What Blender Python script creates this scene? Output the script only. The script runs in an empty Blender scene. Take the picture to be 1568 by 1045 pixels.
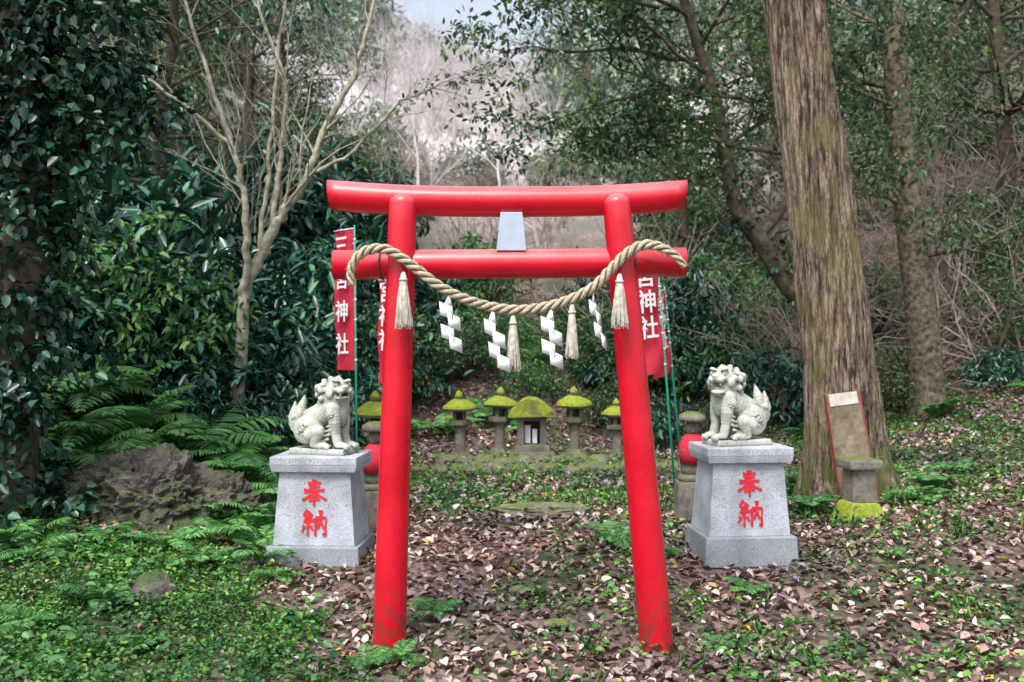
import bpy, bmesh, math, random
import numpy as np
from mathutils import Vector, Matrix, Euler, noise as mnoise
R = math.radians
scn = bpy.context.scene
col = scn.collection
rng = np.random.default_rng(7)
random.seed(7)

# ------------------------------------------------------------------ helpers
_T = np.random.default_rng(3).random((256,256))
def vn(x,y,s=0):
    x=np.asarray(x,float)+s*17.3+1000; y=np.asarray(y,float)+s*9.1+1000
    xi=np.floor(x).astype(int); yi=np.floor(y).astype(int)
    fx=x-xi; fy=y-yi; fx=fx*fx*(3-2*fx); fy=fy*fy*(3-2*fy)
    a=_T[xi%256,yi%256]; b=_T[(xi+1)%256,yi%256]; c=_T[xi%256,(yi+1)%256]; d=_T[(xi+1)%256,(yi+1)%256]
    return (a*(1-fx)+b*fx)*(1-fy)+(c*(1-fx)+d*fx)*fy
def sm(t):
    t=np.clip(t,0,1); return t*t*(3-2*t)
def H(x,y):
    x=np.asarray(x,float); y=np.asarray(y,float)
    b=np.interp(y,[-40,0,5.6,6.9,8.3,10.8,11.0,13,14],[-1.5,-.35,-.02,.21,.28,.24,.27,.24,.46])
    b=b+0.37*np.clip(y-14,0,48)
    L=np.clip(-x-1.9,0,None)
    s=sm((y-7)/2.5)
    b=b+0.04*L+s*(0.35*sm(L/1.2)+0.45*np.clip(L-1,0,14))
    Rr=np.clip(x-2.3,0,None)
    b=b+0.15*np.clip(Rr,0,20)*sm((y-5.5)/2)+0.35*np.clip(x-5,0,14)*sm((y-11)/4)
    b=b+0.05*(vn(x*1.3,y*1.3)-.5)+0.02*(vn(x*5,y*5,2)-.5)+0.9*(vn(x*.25,y*.25,4)-.5)*sm((y-14)/6)
    return b
def h(x,y): return float(H(x,y))

def link(o,parent=None):
    col.objects.link(o)
    if parent is not None: o.parent=parent
    return o
def empty(name,loc=(0,0,0),rot=(0,0,0)):
    e=bpy.data.objects.new(name,None); e.location=loc; e.rotation_euler=rot; e.empty_display_size=.2
    return link(e)
def np_mesh(name,V,F,mat,smooth=False):
    V=np.asarray(V,np.float32); F=np.asarray(F,np.int32)
    me=bpy.data.meshes.new(name); n,k=F.shape
    me.vertices.add(len(V)); me.vertices.foreach_set('co',V.ravel())
    me.loops.add(n*k); me.loops.foreach_set('vertex_index',F.ravel())
    me.polygons.add(n); me.polygons.foreach_set('loop_start',np.arange(0,n*k,k,dtype=np.int32))
    if smooth: me.polygons.foreach_set('use_smooth',np.ones(n,bool))
    me.update(calc_edges=True)
    if mat: me.materials.append(mat)
    return me
def obj(name,me,parent=None,loc=(0,0,0),rot=(0,0,0),sc=(1,1,1)):
    o=bpy.data.objects.new(name,me); o.location=loc; o.rotation_euler=rot; o.scale=sc
    return link(o,parent)
class Acc:
    def __init__(s): s.V=[]; s.F=[]; s.n=0
    def add(s,V,F):
        s.V.append(np.asarray(V,float)); s.F.append(np.asarray(F,int)+s.n); s.n+=len(V)
    def arr(s): return np.concatenate(s.V),np.concatenate(s.F)
    def mesh(s,name,mat,smooth=True):
        return np_mesh(name,*s.arr(),mat,smooth)
def tube(acc,P,rad,n=6,cap=True):
    P=np.asarray(P,float); m=len(P); rad=np.broadcast_to(np.asarray(rad,float),(m,))
    T=np.gradient(P,axis=0); T/=np.linalg.norm(T,axis=1)[:,None]+1e-9
    ref=np.array([0,0,1.]) if abs(T[0,2])<.9 else np.array([1.,0,0])
    u=np.cross(T[0],ref); u/=np.linalg.norm(u)
    a=np.linspace(0,2*np.pi,n,endpoint=False); V=[]
    for i in range(m):
        u=u-T[i]*np.dot(u,T[i]); u/=np.linalg.norm(u)+1e-9
        w=np.cross(T[i],u)
        V.append(P[i]+rad[i]*(np.cos(a)[:,None]*u+np.sin(a)[:,None]*w))
    if cap:
        V.insert(0,P[0]+(V[0]-P[0])*.02); V.append(P[-1]+(V[-1]-P[-1])*.02); m+=2
    V=np.concatenate(V)
    i,j=np.meshgrid(np.arange(m-1),np.arange(n),indexing='ij'); k=(j+1)%n
    F=np.stack([i*n+j,i*n+k,(i+1)*n+k,(i+1)*n+j],-1).reshape(-1,4)
    acc.add(V,F)
def smooth_path(P,k=6):
    P=[Vector(p) for p in P]; out=[]
    for i in range(len(P)-1):
        p0=P[max(i-1,0)];p1=P[i];p2=P[i+1];p3=P[min(i+2,len(P)-1)]
        for j in range(k):
            t=j/k
            out.append(0.5*((2*p1)+(-p0+p2)*t+(2*p0-5*p1+4*p2-p3)*t*t+(-p0+3*p1-3*p2+p3)*t**3))
    out.append(P[-1]); return np.array([tuple(p) for p in out])

def leaf_arr(pos,ax,nr,ln,wd,fold=.15,curl=.1):
    N=len(pos)
    ax=ax/(np.linalg.norm(ax,axis=1)[:,None]+1e-9)
    sd=np.cross(nr,ax); sd/=np.linalg.norm(sd,axis=1)[:,None]+1e-9
    n=np.cross(ax,sd)
    ln=np.broadcast_to(ln,(N,))[:,None]; wd=np.broadcast_to(wd,(N,))[:,None]
    fold=np.broadcast_to(fold,(N,))[:,None]; curl=np.broadcast_to(curl,(N,))[:,None]
    def v(u,s,k,c): return pos+ax*u*ln+sd*s*wd+n*(k*fold*wd-c*curl*ln)
    V=np.stack([v(0,0,0,0),v(.28,.45,1,0),v(.68,.38,1,.3),v(1,0,0,1),v(.68,-.38,1,.3),v(.28,-.45,1,0)],1).reshape(-1,3)
    b=np.arange(N)[:,None]*6
    F=np.concatenate([b+np.array([[0,1,2,3]]),b+np.array([[0,3,4,5]])])
    return V,F
def leaves(name,pos,ax,nr,ln,wd,mat,fold=.15,curl=.1):
    return np_mesh(name,*leaf_arr(pos,ax,nr,ln,wd,fold,curl),mat)

def bm_obj(name,bm,mat,parent=None,loc=(0,0,0),rot=(0,0,0),smooth=False):
    me=bpy.data.meshes.new(name); bm.to_mesh(me); bm.free()
    if smooth:
        for p in me.polygons: p.use_smooth=True
    if mat: me.materials.append(mat)
    return obj(name,me,parent,loc,rot)
def frustum(name,b,t,hh,mat,parent=None,loc=(0,0,0),rot=(0,0,0),bev=.008,jit=0,sub=0):
    bm=bmesh.new()
    v=[bm.verts.new((sx*b[0]/2,sy*b[1]/2,0)) for sx,sy in((-1,-1),(1,-1),(1,1),(-1,1))]
    w=[bm.verts.new((sx*t[0]/2,sy*t[1]/2,hh)) for sx,sy in((-1,-1),(1,-1),(1,1),(-1,1))]
    bm.faces.new(v[::-1]); bm.faces.new(w)
    for i in range(4): bm.faces.new((v[i],v[(i+1)%4],w[(i+1)%4],w[i]))
    if bev: bmesh.ops.bevel(bm,geom=bm.edges[:],offset=bev,segments=2,affect='EDGES',profile=.6)
    if sub:
        bmesh.ops.subdivide_edges(bm,edges=[e for e in bm.edges if e.calc_length()>.03],cuts=sub,use_grid_fill=True)
    if jit:
        for q in bm.verts:
            q.co+=Vector(mnoise.noise_vector(q.co*9+Vector(loc)*3))*jit
    bmesh.ops.recalc_face_normals(bm,faces=bm.faces)
    return bm_obj(name,bm,mat,parent,loc,rot)
def lathe(name,prof,n,mat,parent=None,loc=(0,0,0),rot=(0,0,0),smooth=False,jit=0,sc=(1,1,1)):
    bm=bmesh.new(); rings=[]
    for r,z in prof:
        rings.append([bm.verts.new((r*math.cos(2*math.pi*(j+.5)/n),r*math.sin(2*math.pi*(j+.5)/n),z)) for j in range(n)])
    for a,b in zip(rings,rings[1:]):
        for j in range(n): bm.faces.new((a[j],a[(j+1)%n],b[(j+1)%n],b[j]))
    bm.faces.new(rings[0][::-1]); bm.faces.new(rings[-1])
    if jit:
        for q in bm.verts: q.co+=Vector(mnoise.noise_vector(q.co*7+Vector(loc)*5))*jit
    bmesh.ops.recalc_face_normals(bm,faces=bm.faces)
    o=bm_obj(name,bm,mat,parent,loc,rot,smooth); o.scale=sc; return o

# ------------------------------------------------------------------ materials
def newmat(name):
    m=bpy.data.materials.new(name); m.use_nodes=True
    nt=m.node_tree; nt.nodes.clear()
    out=nt.nodes.new('ShaderNodeOutputMaterial'); p=nt.nodes.new('ShaderNodeBsdfPrincipled')
    nt.links.new(p.outputs[0],out.inputs[0]); return m,nt,p,out
def ramp(nt,fac,stops):
    r=nt.nodes.new('ShaderNodeValToRGB'); e=r.color_ramp.elements
    while len(e)<len(stops): e.new(.5)
    for i,(p,c) in enumerate(stops):
        e[i].position=p; e[i].color=(*c,1)
    if fac: nt.links.new(fac,r.inputs[0])
    return r.outputs[0]
def noise(nt,scale,detail=4,vec=None,rough=.55):
    n=nt.nodes.new('ShaderNodeTexNoise'); n.inputs['Scale'].default_value=scale
    n.inputs['Detail'].default_value=detail; n.inputs['Roughness'].default_value=rough
    if vec is None:
        g=nt.nodes.new('ShaderNodeTexCoord'); vec=g.outputs['Object']
    nt.links.new(vec,n.inputs['Vector']); return n.outputs[0]
def mix(nt,fac,a,b,mode='MIX'):
    m=nt.nodes.new('ShaderNodeMix'); m.data_type='RGBA'; m.blend_type=mode
    for s,v in ((m.inputs[0],fac),(m.inputs[6],a),(m.inputs[7],b)):
        if isinstance(v,(int,float)): s.default_value=v
        elif isinstance(v,tuple): s.default_value=(*v,1)
        else: nt.links.new(v,s)
    return m.outputs[2]
def math_(nt,op,a,b=0.5):
    m=nt.nodes.new('ShaderNodeMath'); m.operation=op; m.use_clamp=True
    for s,v in ((m.inputs[0],a),(m.inputs[1],b)):
        if isinstance(v,(int,float)): s.default_value=v
        else: nt.links.new(v,s)
    return m.outputs[0]
def bump(nt,p,hgt,st=.5,d=.01):
    b=nt.nodes.new('ShaderNodeBump'); b.inputs['Strength'].default_value=st; b.inputs['Distance'].default_value=d
    nt.links.new(hgt,b.inputs['Height']); nt.links.new(b.outputs[0],p.inputs['Normal'])
def leafmat(name,stops,rough=.45,trans=.25,spec=.5,diffuse=False):
    m,nt,p,out=newmat(name)
    g=nt.nodes.new('ShaderNodeNewGeometry')
    c=ramp(nt,g.outputs['Random Per Island'],stops)
    nz=noise(nt,.9,1,g.outputs['Position'])
    d=ramp(nt,nz,[(.3,(.5,.57,.63)),(.7,(1.4,1.32,1.12))])
    c=mix(nt,1.0,c,d,'MULTIPLY')
    if diffuse:
        nt.nodes.remove(p); p=nt.nodes.new('ShaderNodeBsdfDiffuse'); nt.links.new(c,p.inputs[0]); nt.links.new(p.outputs[0],out.inputs[0]); return m
    nt.links.new(c,p.inputs['Base Color']); p.inputs['Roughness'].default_value=rough
    p.inputs['Specular IOR Level'].default_value=spec
    if trans>0:
        t=nt.nodes.new('ShaderNodeBsdfTranslucent'); nt.links.new(c,t.inputs[0])
        ms=nt.nodes.new('ShaderNodeMixShader'); ms.inputs[0].default_value=trans
        nt.links.new(p.outputs[0],ms.inputs[1]); nt.links.new(t.outputs[0],ms.inputs[2]); nt.links.new(ms.outputs[0],out.inputs[0])
    return m
def simple(name,c1,c2,scale=10,rough=.8,bmp=.3,bd=.005,det=5,spec=.5):
    m,nt,p,out=newmat(name); n=noise(nt,scale,det)
    nt.links.new(ramp(nt,n,[(.35,c1),(.65,c2)]),p.inputs['Base Color'])
    p.inputs['Roughness'].default_value=rough; p.inputs['Specular IOR Level'].default_value=spec
    if bmp: bump(nt,p,n,bmp,bd)
    return m
def stonemat(name,c1,c2,moss=.5,mossc=((.10,.13,.02),(.22,.23,.04)),scale=6,bs=.6,bd=.012):
    m,nt,p,out=newmat(name)
    g=nt.nodes.new('ShaderNodeNewGeometry'); P=g.outputs['Position']
    n=noise(nt,scale,8,P,.65); n2=noise(nt,scale*5,5,P,.7)
    base=ramp(nt,n,[(.3,c1),(.7,c2)])
    base=mix(nt,.6,base,ramp(nt,n2,[(.3,(.3,.3,.3)),(.7,(1.25,1.22,1.2))]),'MULTIPLY')
    sx=nt.nodes.new('ShaderNodeSeparateXYZ'); nt.links.new(g.outputs['Normal'],sx.inputs[0])
    a=math_(nt,'MULTIPLY',sx.outputs[2],moss); n3=noise(nt,scale*.8,4,P)
    a=math_(nt,'ADD',a,math_(nt,'MULTIPLY',n3,moss*.9))
    f=ramp(nt,a,[(.42,(0,0,0)),(.62,(1,1,1))])
    mc=ramp(nt,n2,[(.3,mossc[0]),(.7,mossc[1])])
    nt.links.new(mix(nt,f,base,mc),p.inputs['Base Color']); p.inputs['Roughness'].default_value=.9
    bump(nt,p,n2,bs,bd); return m

M_red,nt,p,_=newmat('vermilion_paint')
g=nt.nodes.new('ShaderNodeNewGeometry')
n=noise(nt,3,6,g.outputs['Position']); n2=noise(nt,60,3,g.outputs['Position'])
c=ramp(nt,n,[(.3,(.47,.001,.013)),(.7,(.65,.003,.024))])
sx=nt.nodes.new('ShaderNodeSeparateXYZ'); nt.links.new(g.outputs['Normal'],sx.inputs[0])
du=math_(nt,'MULTIPLY',math_(nt,'MULTIPLY',sx.outputs[2],.85),n)
c=mix(nt,du,c,(.75,.38,.38))
mps=nt.nodes.new('ShaderNodeMapping'); mps.inputs['Scale'].default_value=(1,1,.12); nt.links.new(g.outputs['Position'],mps.inputs[0])
st=ramp(nt,noise(nt,45,4,mps.outputs[0],.7),[(.60,(0,0,0)),(.70,(.5,.5,.5))]); c=mix(nt,st,c,(.34,.004,.016))
chip=ramp(nt,n2,[(.69,(0,0,0)),(.73,(1,1,1))]); c=mix(nt,chip,c,(.30,.06,.05))
sx2=nt.nodes.new('ShaderNodeSeparateXYZ'); nt.links.new(g.outputs['Position'],sx2.inputs[0])
mr=nt.nodes.new('ShaderNodeMapRange'); mr.inputs[1].default_value=.40; mr.inputs[2].default_value=0.0; nt.links.new(sx2.outputs[2],mr.inputs[0])
c=mix(nt,math_(nt,'MULTIPLY',mr.outputs[0],ramp(nt,noise(nt,14,4,g.outputs['Position']),[(.42,(0,0,0)),(.6,(.85,.85,.85))])),c,(.12,.035,.025))
nt.links.new(c,p.inputs['Base Color']); nt.links.new(ramp(nt,n,[(.3,(.22,)*3),(.7,(.38,)*3)]),p.inputs['Roughness'])
bump(nt,p,n2,.2,.003)
M_gran,nt,p,_=newmat('granite')
n=noise(nt,250,2); n2=noise(nt,4,6); n3=noise(nt,90,2)
c=ramp(nt,n,[(.36,(.12,.13,.15)),(.46,(.42,.45,.52)),(.62,(.58,.62,.70))])
c=mix(nt,.85,c,ramp(nt,n2,[(.3,(.50,.51,.49)),(.6,(1,1,1))]),'MULTIPLY')
nt.links.new(c,p.inputs['Base Color']); p.inputs['Roughness'].default_value=.7; bump(nt,p,n3,.2,.002)
M_gran_d=M_gran.copy(); M_gran_d.name='granite_rough'
for q in M_gran_d.node_tree.nodes:
    if q.type=='VALTORGB' and len(q.color_ramp.elements)==3:
        q.color_ramp.elements[1].color=(.22,.24,.28,1); q.color_ramp.elements[2].color=(.40,.42,.46,1)
M_lion,nt,p,_=newmat('weathered_carved_stone')
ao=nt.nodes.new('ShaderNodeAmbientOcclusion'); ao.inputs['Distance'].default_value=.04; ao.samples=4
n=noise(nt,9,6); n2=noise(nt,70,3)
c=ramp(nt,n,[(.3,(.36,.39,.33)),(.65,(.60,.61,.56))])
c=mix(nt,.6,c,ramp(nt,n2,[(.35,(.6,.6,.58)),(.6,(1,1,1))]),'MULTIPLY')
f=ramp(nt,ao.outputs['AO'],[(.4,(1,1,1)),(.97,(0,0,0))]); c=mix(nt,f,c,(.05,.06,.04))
nt.links.new(c,p.inputs['Base Color']); p.inputs['Roughness'].default_value=.85; bump(nt,p,n2,.35,.003)
MOSSC=((.11,.17,.012),(.34,.40,.035))
M_stone=stonemat('old_stone',(.09,.08,.07),(.28,.26,.22),.45,((.06,.09,.02),(.15,.19,.04)))
M_mossy=stonemat('mossy_stone',(.09,.08,.06),(.24,.21,.16),.95,MOSSC)
M_rock=stonemat('boulder_rock',(.025,.024,.025),(.24,.20,.195),.46,((.03,.07,.015),(.10,.15,.03)),4,1.0,.05)
M_dark,nt,p,_=newmat('painted_interior_shade'); p.inputs['Base Color'].default_value=(.01,.01,.01,1)  # near-black colour stands in for shade inside lantern chambers and shrine
M_paper=simple('white_paper',(.76,.78,.82),(.84,.85,.88),6,.7,0)
M_rope,nt,p,_=newmat('straw_rope')
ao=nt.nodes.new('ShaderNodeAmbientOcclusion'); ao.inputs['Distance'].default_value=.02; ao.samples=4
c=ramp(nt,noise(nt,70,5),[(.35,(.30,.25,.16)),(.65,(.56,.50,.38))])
c=mix(nt,ramp(nt,ao.outputs['AO'],[(.3,(1,1,1)),(.9,(0,0,0))]),c,(.05,.035,.02)); nt.links.new(c,p.inputs['Base Color']); p.inputs['Roughness'].default_value=.9  # shade in the creases between strands painted into the colour via AO
M_tas=simple('hemp_tassel',(.40,.37,.30),(.64,.61,.54),40,.9,.3,.002)
M_bib=simple('red_cloth',(.45,.01,.03),(.6,.02,.05),12,.8,.2)
M_kanji=simple('red_lettering',(.50,.008,.02),(.66,.015,.03),20,.5,0)
M_plaque=simple('plaque_metal',(.34,.40,.52),(.46,.52,.64),5,.5,.1)
M_green=simple('green_pole_plastic',(.02,.26,.16),(.03,.34,.22),5,.4,0)
M_wire=simple('dark_wire',(.03,.03,.03),(.06,.06,.06),20,.5,0)
M_ban,nt,p,out=newmat('banner_cloth')
n=noise(nt,6,4); c=ramp(nt,n,[(.3,(.58,.02,.05)),(.7,(.74,.04,.08))]); nt.links.new(c,p.inputs['Base Color']); p.inputs['Roughness'].default_value=.8
t=nt.nodes.new('ShaderNodeBsdfTranslucent'); nt.links.new(c,t.inputs[0]); ms=nt.nodes.new('ShaderNodeMixShader'); ms.inputs[0].default_value=.3
nt.links.new(p.outputs[0],ms.inputs[1]); nt.links.new(t.outputs[0],ms.inputs[2]); nt.links.new(ms.outputs[0],out.inputs[0])

M_bare=simple('pale_bark',(.16,.15,.10),(.42,.40,.32),14,.9,.4)
M_barefar=simple('haze_pale_twigs',(.52,.48,.49),(.74,.69,.70),3,.95,0)  # twigs paled in colour to stand in for distance haze
M_darkbark=simple('dark_bark',(.035,.028,.02),(.11,.09,.065),12,.95,.6,.02)
M_cedar,nt,p,_=newmat('cedar_bark')
tc=nt.nodes.new('ShaderNodeTexCoord'); mp=nt.nodes.new('ShaderNodeMapping'); mp.inputs['Scale'].default_value=(1,1,.10)
nt.links.new(tc.outputs['Object'],mp.inputs[0])
n=noise(nt,32,7,mp.outputs[0],.8); nb=noise(nt,14,4,mp.outputs[0],.6); n2=noise(nt,2.6,6); n4=noise(nt,7,4)
mp2=nt.nodes.new('ShaderNodeMapping'); mp2.inputs['Scale'].default_value=(1,1,.3); nt.links.new(tc.outputs['Object'],mp2.inputs[0]); nf=noise(nt,70,4,mp2.outputs[0],.75)
c=ramp(nt,n,[(.43,(.035,.022,.016)),(.485,(.25,.185,.13)),(.58,(.56,.47,.37))])
c=mix(nt,.7,c,ramp(nt,nb,[(.40,(.50,.40,.36)),(.56,(1.1,1.08,1.05))]),'MULTIPLY')
c=mix(nt,.7,c,ramp(nt,nf,[(.40,(.35,.33,.32)),(.56,(1.25,1.25,1.25))]),'MULTIPLY')
c=mix(nt,ramp(nt,n2,[(.48,(0,0,0)),(.68,(.55,.55,.55))]),c,(.32,.29,.09))
sx=nt.nodes.new('ShaderNodeSeparateXYZ'); nt.links.new(tc.outputs['Object'],sx.inputs[0])
low=math_(nt,'SUBTRACT',1.0,math_(nt,'MULTIPLY',sx.outputs[2],1.1))
low=math_(nt,'MULTIPLY',low,ramp(nt,n4,[(.4,(0,0,0)),(.6,(1,1,1))]))
c=mix(nt,low,c,(.10,.15,.02)); nt.links.new(c,p.inputs['Base Color']); p.inputs['Roughness'].default_value=.95; bump(nt,p,n,1.0,.08)

# ground
M_gnd,nt,p,_=newmat('forest_soil')
g=nt.nodes.new('ShaderNodeNewGeometry'); P=g.outputs['Position']
v=nt.nodes.new('ShaderNodeTexVoronoi'); v.inputs['Scale'].default_value=22; nt.links.new(P,v.inputs['Vector'])
n=noise(nt,1.2,5,P); n2=noise(nt,25,4,P)
sc_=nt.nodes.new('ShaderNodeSeparateColor'); nt.links.new(v.outputs['Color'],sc_.inputs[0])
c=ramp(nt,sc_.outputs[0],[(0,(.04,.026,.02)),(.5,(.12,.08,.07)),(1,(.24,.17,.155))])
sx=nt.nodes.new('ShaderNodeSeparateXYZ'); nt.links.new(P,sx.inputs[0])
lm=nt.nodes.new('ShaderNodeMapRange'); lm.inputs[1].default_value=-1.4; lm.inputs[2].default_value=-2.6; nt.links.new(sx.outputs[0],lm.inputs[0])
gf=math_(nt,'ADD',ramp(nt,n,[(.46,(0,0,0)),(.6,(.8,.8,.8))]),math_(nt,'MULTIPLY',lm.outputs[0],.6))
c=mix(nt,gf,c,mix(nt,n2,(.02,.035,.012),(.05,.08,.025)))
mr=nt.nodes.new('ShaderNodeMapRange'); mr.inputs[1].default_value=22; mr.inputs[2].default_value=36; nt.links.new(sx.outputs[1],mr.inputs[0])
far=ramp(nt,noise(nt,1.1,9,P,.75),[(.35,(.50,.46,.46)),(.65,(.82,.77,.78))])  # haze and brightness of the distant hillside painted into the ground colour
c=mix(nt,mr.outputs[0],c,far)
nt.links.new(c,p.inputs['Base Color']); p.inputs['Roughness'].default_value=.95; bump(nt,p,n2,.6,.03)

LAUREL=leafmat('laurel_leaf',[(0,(.006,.036,.032)),(.5,(.018,.085,.064)),(.85,(.045,.165,.10)),(1,(.12,.28,.16))],.30,0,.6)
LIGHT=leafmat('light_leaf',[(0,(.02,.09,.035)),(.5,(.06,.20,.06)),(1,(.18,.34,.10))],.5,.25)
EVER=leafmat('evergreen_leaf',[(0,(.025,.07,.035)),(.6,(.07,.15,.065)),(1,(.22,.29,.12))],.42,.25)
HAZE=leafmat('haze_tinted_leaf',[(0,(.15,.23,.21)),(.6,(.25,.33,.28)),(1,(.40,.44,.36))],.6,0,diffuse=True)  # distance haze painted into the leaf colour as a pale tint
IVY=leafmat('ivy_leaf',[(0,(.005,.024,.020)),(.7,(.015,.06,.04)),(1,(.04,.12,.065))],.33,0)
FERN=leafmat('fern_leaf',[(0,(.04,.15,.05)),(.5,(.09,.27,.08)),(1,(.20,.42,.12))],.5,.3)
COVER=leafmat('groundcover_leaf',[(0,(.02,.10,.02)),(.5,(.07,.22,.045)),(1,(.20,.40,.08))],.5,.2)
LITTER=leafmat('dry_leaf',[(0,(.05,.025,.025)),(.3,(.15,.085,.08)),(.6,(.30,.205,.205)),(.86,(.48,.385,.395)),(.97,(.62,.55,.55)),(.988,(.40,.27,.06)),(1,(.45,.33,.06))],.6,0,.4)

# ------------------------------------------------------------------ ground
xs=np.concatenate([np.linspace(-90,-14,26),np.linspace(-13,-5,33),np.linspace(-4.9,6.9,190),np.linspace(7,16,37),np.linspace(18,90,25)])
ys=np.concatenate([np.linspace(-40,2,15),np.linspace(2.5,4.2,8),np.linspace(4.3,14,170),np.linspace(14.2,30,60),np.linspace(31,66,40),np.linspace(70,160,14)])
X,Y=np.meshgrid(xs,ys); Z=H(X,Y)
V=np.stack([X,Y,Z],-1).reshape(-1,3); nx=len(xs); ny=len(ys)
i,j=np.meshgrid(np.arange(nx-1),np.arange(ny-1)); a=(j*nx+i).ravel()
obj('ground',np_mesh('ground',V,np.stack([a,a+1,a+nx+1,a+nx],1),M_gnd,True))

def leftm(x,y): return sm((-0.55-(y-5.1)*.45-x)/.6+(vn(x*2.5,y*2.5,5)-.5)*1.4)
def greenmask(x,y):
    mid=sm((y-7.9)/.6)*sm((12.5-y)/1)*sm((2.4-np.abs(x))/1)*.95*sm((vn(x*1.8,y*1.8,6)-.2)*3)
    rt=.7*sm((vn(x*1.4,y*1.4,7)-.36)*4)*sm((x+.6)/2)
    rt2=.7*sm((x-1.6)/1)*sm((vn(x*2.7,y*2.7,9)-.28)*4)
    return np.clip(np.maximum.reduce([mid,rt,rt2]),0,1)
N=80000
x=rng.uniform(-5,10,N); y=4.3+rng.random(N)**1.25*11.5
gm=greenmask(x,y); lf=leftm(x,y)*(.55+.45*sm((vn(x*1.7,y*1.7,31)-.3)*3))
keep=rng.random(N)>np.clip(lf*.95+gm*.3,0,.95); keep&=~((x<-2.6)&(y>8.2)&(rng.random(N)<.7))
x=x[keep];y=y[keep];n_=len(x)
ang=rng.uniform(0,6.283,n_); ax=np.stack([np.cos(ang),np.sin(ang),rng.normal(0,.3,n_)],1)
nr=np.stack([rng.normal(0,.38,n_),rng.normal(0,.38,n_),np.ones(n_)],1)
nr[rng.random(n_)<.06,2]*=.1
ln=rng.uniform(.032,.080,n_)
pos=np.stack([x,y,H(x,y)+rng.uniform(.004,.035,n_)],1)
obj('fallen_leaves',leaves('fallen_leaves',pos,ax,nr,ln,ln*rng.uniform(.45,.8,n_),LITTER,rng.uniform(-.1,.6,n_),rng.uniform(-.2,.5,n_)))
def cover(name,N,region,dens,mat,per=(8,16),size=(.016,.036),hh=.07,spread=.05):
    x=rng.uniform(region[0],region[1],N); y=rng.uniform(region[2],region[3],N)
    k=rng.random(N)<dens(x,y); x=x[k];y=y[k]; c=rng.integers(per[0],per[1],len(x))
    cl=np.repeat(rng.uniform(.35,1.5,len(x)),c)
    X=np.repeat(x,c)+rng.normal(0,spread,c.sum())*cl; Yy=np.repeat(y,c)+rng.normal(0,spread,c.sum())*cl; n_=len(X)
    hm=cl*(.5+1.1*vn(X*2.2,Yy*2.2,41))
    pos=np.stack([X,Yy,H(X,Yy)+rng.random(n_)*hh*hm+.008],1)
    ang=rng.uniform(0,6.283,n_); ax=np.stack([np.cos(ang),np.sin(ang),rng.normal(.1,.35,n_)],1)
    nr=np.stack([rng.normal(0,.45,n_),rng.normal(0,.45,n_),np.ones(n_)],1)
    ln=rng.uniform(size[0],size[1],n_)*(.7+.4*cl)
    return obj(name,leaves(name,pos,ax,nr,ln,ln*rng.uniform(.5,.9,n_),mat,.2,.1))
cover('clover_groundcover',22000,(-5,3,4.3,9),lambda x,y:leftm(x,y)*(.32+.68*sm((vn(x*2.6,y*2.6,11)-.33)*4)),COVER,(7,13),(.016,.036),.075)
cover('leafy_weeds',1100,(-5,0,4.3,9),lambda x,y:leftm(x,y)*sm((vn(x*1.5,y*1.5,12)-.3)*3),LIGHT,(7,13),(.03,.06),.13,.05)
cover('weed_groundcover',20000,(-2,10,4.3,14),lambda x,y:greenmask(x,y)*.6,COVER,(6,12),(.02,.045),.06,.045)
cover('bank_groundcover',8000,(-6,-1.6,7.4,13),lambda x,y:.8*np.ones_like(x),FERN,(6,12),(.03,.07),.16,.07)
def grass(name,N,region,dens):
    x=rng.uniform(region[0],region[1],N); y=rng.uniform(region[2],region[3],N)
    k=rng.random(N)<dens(x,y); x=x[k];y=y[k]
    x=np.repeat(x,9)+rng.normal(0,.03,len(x)*9); y=np.repeat(y,9)+rng.normal(0,.03,len(y)*9); n_=len(x)
    pos=np.stack([x,y,H(x,y)],1); ax=np.stack([rng.normal(0,.6,n_),rng.normal(0,.6,n_),np.ones(n_)],1)
    nr=np.stack([rng.normal(0,1,n_),rng.normal(0,1,n_),rng.normal(0,.2,n_)],1); ln=rng.uniform(.05,.14,n_)
    obj(name,leaves(name,pos,ax,nr,ln,.006,COVER,.1,.4))
grass('grass_tufts',1300,(-4,6,4.5,13),lambda x,y:np.maximum(greenmask(x,y),leftm(x,y))*.7)

def fern_mesh(name,seed,nf=9,L=.55):
    r=np.random.default_rng(seed); PP=[];AX=[];NR=[];LN=[]; acc=Acc()
    for f in range(nf):
        az=2*np.pi*f/nf+r.normal(0,.25); l=L*r.uniform(.7,1.2); el=r.uniform(.85,1.3)
        d=np.array([math.cos(az),math.sin(az),0]); side=np.array([-math.sin(az),math.cos(az),0])
        pts=[];p=np.zeros(3); dr=r.uniform(1.3,1.7)
        for k in range(24):
            e=el-(k/23)*dr
            t=d*math.cos(e)+np.array([0,0,math.sin(e)]); pts.append((p.copy(),t)); p=p+t*l/23
        tube(acc,[q[0] for q in pts],np.linspace(.005,.0015,24),4,False)
        for k in range(3,24):
            u=(k-2)/21; w=(math.sin(math.pi*min(.97,.16+.84*u))**.75)*.30*l
            p,t=pts[k]; nn=np.cross(side,t); nn*=-1 if nn[2]<0 else 1
            for s in (-1,1):
                PP.append(p);AX.append(side*s+t*.4-nn*.12+r.normal(0,.05,3));NR.append(nn+r.normal(0,.12,3));LN.append(max(w,.02))
    LN=np.array(LN)
    me=leaves(name,np.array(PP),np.array(AX),np.array(NR),LN,np.full(len(LN),L*.046),FERN,.15,.15)
    return me,acc.mesh(name+'_rachis',FERN)
FERNS=[fern_mesh('fern_fronds',s,8+s%3,.55) for s in range(4)]
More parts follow.
